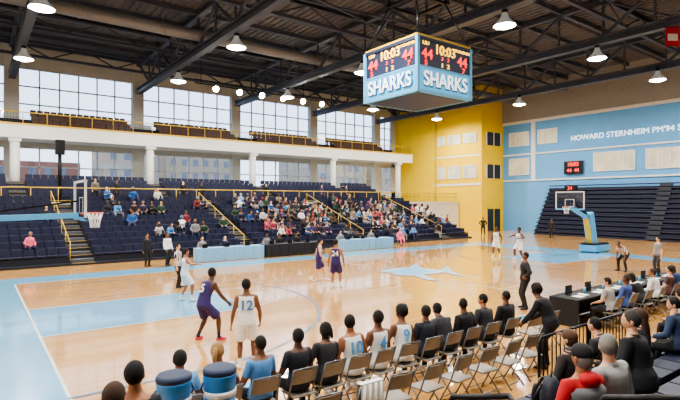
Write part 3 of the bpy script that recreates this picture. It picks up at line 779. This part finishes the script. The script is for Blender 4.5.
wv=nt.nodes.new('ShaderNodeTexWave'); wv.inputs['Scale'].default_value=5; tc=nt.nodes.new('ShaderNodeTexCoord'); rp=nt.nodes.new('ShaderNodeValToRGB')
rp.color_ramp.interpolation='CONSTANT'; rp.color_ramp.elements[0].color=(.015,.015,.018,1); rp.color_ramp.elements[1].position=.5; rp.color_ramp.elements[1].color=(.8,.8,.8,1)
nt.links.new(tc.outputs['Object'],wv.inputs['Vector']); nt.links.new(wv.outputs['Color'],rp.inputs['Fac']); nt.links.new(rp.outputs['Color'],nt.nodes['Principled BSDF'].inputs['Base Color'])
for ob in list(COL.objects):
    if ob.name.startswith(('striped_official','referee')): ob.material_slots[1].material=m
for (X,Y,z,pk,of,hr,sk,tp) in((9.6,3.3,.4,'seatlean','long','short',1,(44,60,90)),(10.6,3.3,.4,'seat','tshirt','buzz',3,(60,60,66)),(11.6,3.2,.4,'seatfwd','long','cap',1,(120,40,40)),(13.8,4.1,.1,'seat','long','short',0,(50,50,60)),(9.0,2.4,.7,'seat','long','short',1,(40,42,50)),(15,4.1,.1,'seat','flong','long',1,(150,60,60))):
    person('spectator',pk,(X,Y-.1,z),88,1.8,outfit=of,hair=hr,skin=sk,top=tp,bot=BLACK,acc=(40,60,110),vox=.02)
e=empty('cooler_table',(0,0,0)); f=MB(); f.box(1.6,2.75,5.5,6.08,.78,.82,0)
for x in(1.65,2.7):
    for y in(5.55,6.03): f.tube([(x,y,0),(x,y,.78)],.018,1,6)
f.obj('table',[M_paper,M_grey],e)
for (x,y) in((1.90,5.84),(2.44,5.76)):
    f=MB(); f.tube([(0,0,0),(0,0,.03),(0,0,.44),(0,0,.46)],[.17,.19,.2,.205],0,20); f.tube([(0,0,.46),(0,0,.5),(0,0,.53),(0,0,.535)],[.205,.208,.19,.15],1,20)
    f.tube([(0,0,.2),(0,0,.27)],.203,2,20); f.tube([(0,-.2,.05),(0,-.25,.05),(0,-.25,.02)],.015,1,6); f.tube([(-.21,0,.38),(-.24,0,.3),(-.21,0,.25)],.012,1,6); f.tube([(.21,0,.38),(.24,0,.3),(.21,0,.25)],.012,1,6)
    f.obj('drink_cooler',[mat('cooler_blue',(50,134,205),.4),mat('cooler_lid',(24,40,74),.6),M_white],None,(x,y,.821))
f=MB(); f.ell((0,0,.26),(.19,.13,.27),0,18,12); f.ell((0,-.11,.17),(.14,.07,.14),0,14,10); f.tube([(-.05,0,.5),(0,0,.58),(.05,0,.5)],.012,1,6); f.tube([(.12,.1,.45),(.16,.17,.3),(.12,.12,.08)],.02,1,6); f.tube([(-.12,.1,.45),(-.16,.17,.3),(-.12,.12,.08)],.02,1,6); f.ell((0,-.13,.36),(.07,.02,.06),2,14,8)
f.obj('backpack',[mat('pack_navy',(28,32,48),.6),M_black,M_paper],None,(5.4,3.12,.84),.5)

def ftable(name,x0,x1,m):
    f=MB(); f.box(x0,x1,26.3,27.0,.72,.76,0); f.box(x0,x1,26.26,26.3,.02,.76,0); f.box(x0-.03,x0,26.26,27.0,.02,.76,0); f.box(x1,x1+.03,26.26,27.0,.02,.76,0)
    x=x0+.3
    while x<x1: f.box(x,x+.06,26.24,26.27,.02,.74,0); x+=.6
    for k in range(int((x1-x0)/1.3)): xx=x0+.3+k*1.3; f.box(xx,xx+.3,26.5,26.7,.76,.78,1); f.beam((xx,26.48,.88),(xx+.3,26.48,.88),.015,.22,1)
    f.obj(name,[m,M_black])
ftable('media_table',9.9,13.9,M_cloth); ftable('media_table',14.1,18.3,M_blackcloth); ftable('media_table',20.0,24.4,M_cloth)
pal=[BLACK,NAVY,(60,60,66),GREY,WHITE,(90,150,200),(120,40,48),(44,70,50),(150,130,110),(70,50,90),(200,200,204),(40,90,150),(180,80,96),(90,70,60),(30,30,34),BLACK,(50,52,60),BLACK,DG]
crowd=empty('spectator_crowd',(0,0,0))
combos=[('seat','long','short'),('seatfwd','long','cap'),('seatback','flong','long'),('seatlean','tshirt','short'),('seatlook','flong','pony'),('seat','tshirt','buzz'),('seatfwd','flong','long'),('seatlean','long','curly'),('seatback','long','hood')]
def spec(X,row,tp=None,cb=None):
    cb=cb or random.choice(combos)
    person('spectator_seated',cb[0],(X,29+.9*row+.60,.12+.32*row),-90+random.uniform(-15,35),random.uniform(1.75,1.92),outfit=cb[1],hair=cb[2],skin=random.choice([0,1,1,2,3,3,4]),top=tp or random.choice(pal),bot=random.choice([BLACK,NAVY,(50,60,90),GREY]),hc=random.choice([HB,HB,HBR,HBL,HG]),acc=random.choice([BLACK,WHITE,LB,RED]),vox=.028,parent=crowd)
used=set()
def tryspec(x,row,**k):
    key=(round(x/.58),row)
    if key in used or any(abs(x-a)<.8 for a in AISLES): return
    used.add(key); spec(key[0]*.58,row,**k)
# groups of friends and families rather than an even scatter
n=0
while n<44:
    x=random.gauss(22,7.2); row=random.choice([1,2,3,3,4,4,5,5,6,7])
    if not(9.5<x<BE-2): continue
    n+=1
    for k in range(random.choice([2,3,4,5,6])):
        tryspec(min(BE-.7,x+.6*k),row)
    if random.random()<.45:
        for k in range(random.choice([1,2,3])): tryspec(min(BE-.7,x+.6*k+.3),row+1)
n=0
while n<45:
    x=random.gauss(25,7); row=random.randint(0,8)
    if 10.5<x<BE-.6: tryspec(x,row); n+=1
for _ in range(7): tryspec(random.uniform(6,12),random.randint(4,9))
for x in(7.2,7.8,8.6,9.3,10,10.7): tryspec(x,6)
tryspec(2.1,1,tp=PINK,cb=('seatlook','flong','pony')); tryspec(3.6,5)
for x,y in((14.8,27.8),(15.7,27.8),(17,27.8),(10.6,27.8),(12,27.8),(20.6,27.8),(22,27.8),(23.4,27.8)):
    person('media_staff','seat',(x,y-.2,0),-90,1.78,outfit='long',hair='short',skin=random.choice([0,1,3]),top=random.choice([BLACK,NAVY,WHITE,GREY]),bot=BLACK,vox=.028)
    inst('folding_chair',chair_me,(x,y-.2,0),math.pi)
person('spectator','seat',(26.3,27.6,0),-100,1.75,outfit='flong',hair='pony',skin=1,top=PINK,bot=PINK,vox=.028); inst('folding_chair',chair_me,(26.3,27.6,0),math.pi)
for x in(8.5,13.5,15,21,27,30): person('spectator','stand2',(x,39.2,3.3),-90+random.uniform(-40,40),1.75,outfit='long',hair='short',skin=random.choice([0,1,3]),top=random.choice(pal),bot=BLACK,vox=.028,parent=crowd)

# ------------------------------------------------------------ OUTSIDE
b=MB(); b.box(-80,140,50.5,220,-.4,-.2); b.obj('ground_outside',[mat('outside_ground',(150,150,140),.9)])
bb=MB()
random.seed(3); x=-60
while x<140:
    w=random.uniform(9,18); h=random.uniform(10,19); y=random.uniform(85,110)
    bb.box(x,x+w-1,y,y+12,-.2,h,random.randint(0,1))
    xx=x+1
    while xx<x+w-2.5:
        z=2
        while z<h-1.5: bb.box(xx,xx+1.1,y-.05,y,z,z+1.4,2); z+=3
        xx+=2.4
    x+=w+random.uniform(0,6)
bb.obj('street_buildings',[mat('brick_red',(150,100,84),.9,noise=.2),mat('brick_tan',(182,160,136),.9,noise=.2),mat('bldg_window',(110,120,132),.3)])
W=bpy.data.worlds.new('World'); scene.world=W; W.use_nodes=True; nt=W.node_tree; bg=nt.nodes['Background']
tc=nt.nodes.new('ShaderNodeTexCoord'); sx=nt.nodes.new('ShaderNodeSeparateXYZ'); rp=nt.nodes.new('ShaderNodeValToRGB')
rp.color_ramp.elements[0].position=0; rp.color_ramp.elements[0].color=(.85,.92,1,1); rp.color_ramp.elements[1].position=.6; rp.color_ramp.elements[1].color=(.45,.66,1,1)
nt.links.new(tc.outputs['Generated'],sx.inputs[0]); nt.links.new(sx.outputs['Z'],rp.inputs['Fac']); nt.links.new(rp.outputs['Color'],bg.inputs['Color']); bg.inputs['Strength'].default_value=3.2

# ------------------------------------------------------------ CAMERA
cam=bpy.data.cameras.new('camera'); co=bpy.data.objects.new('camera',cam); COL.objects.link(co); scene.camera=co
cam.sensor_width=36; cam.lens=491/680*36; cam.clip_end=500; cam.clip_start=.05
co.location=(0,0,3.4)
Fw=V((.598,.802,.002)).normalized()
co.rotation_euler=(Fw).to_track_quat('-Z','Y').to_euler()
try:
    scene.view_settings.view_transform='AgX'; scene.view_settings.look='AgX - Medium High Contrast'
    scene.view_settings.exposure=-0.08
except Exception as ex: print(ex)
print('meshes',len(PCACHE),'objs',len(scene.objects))
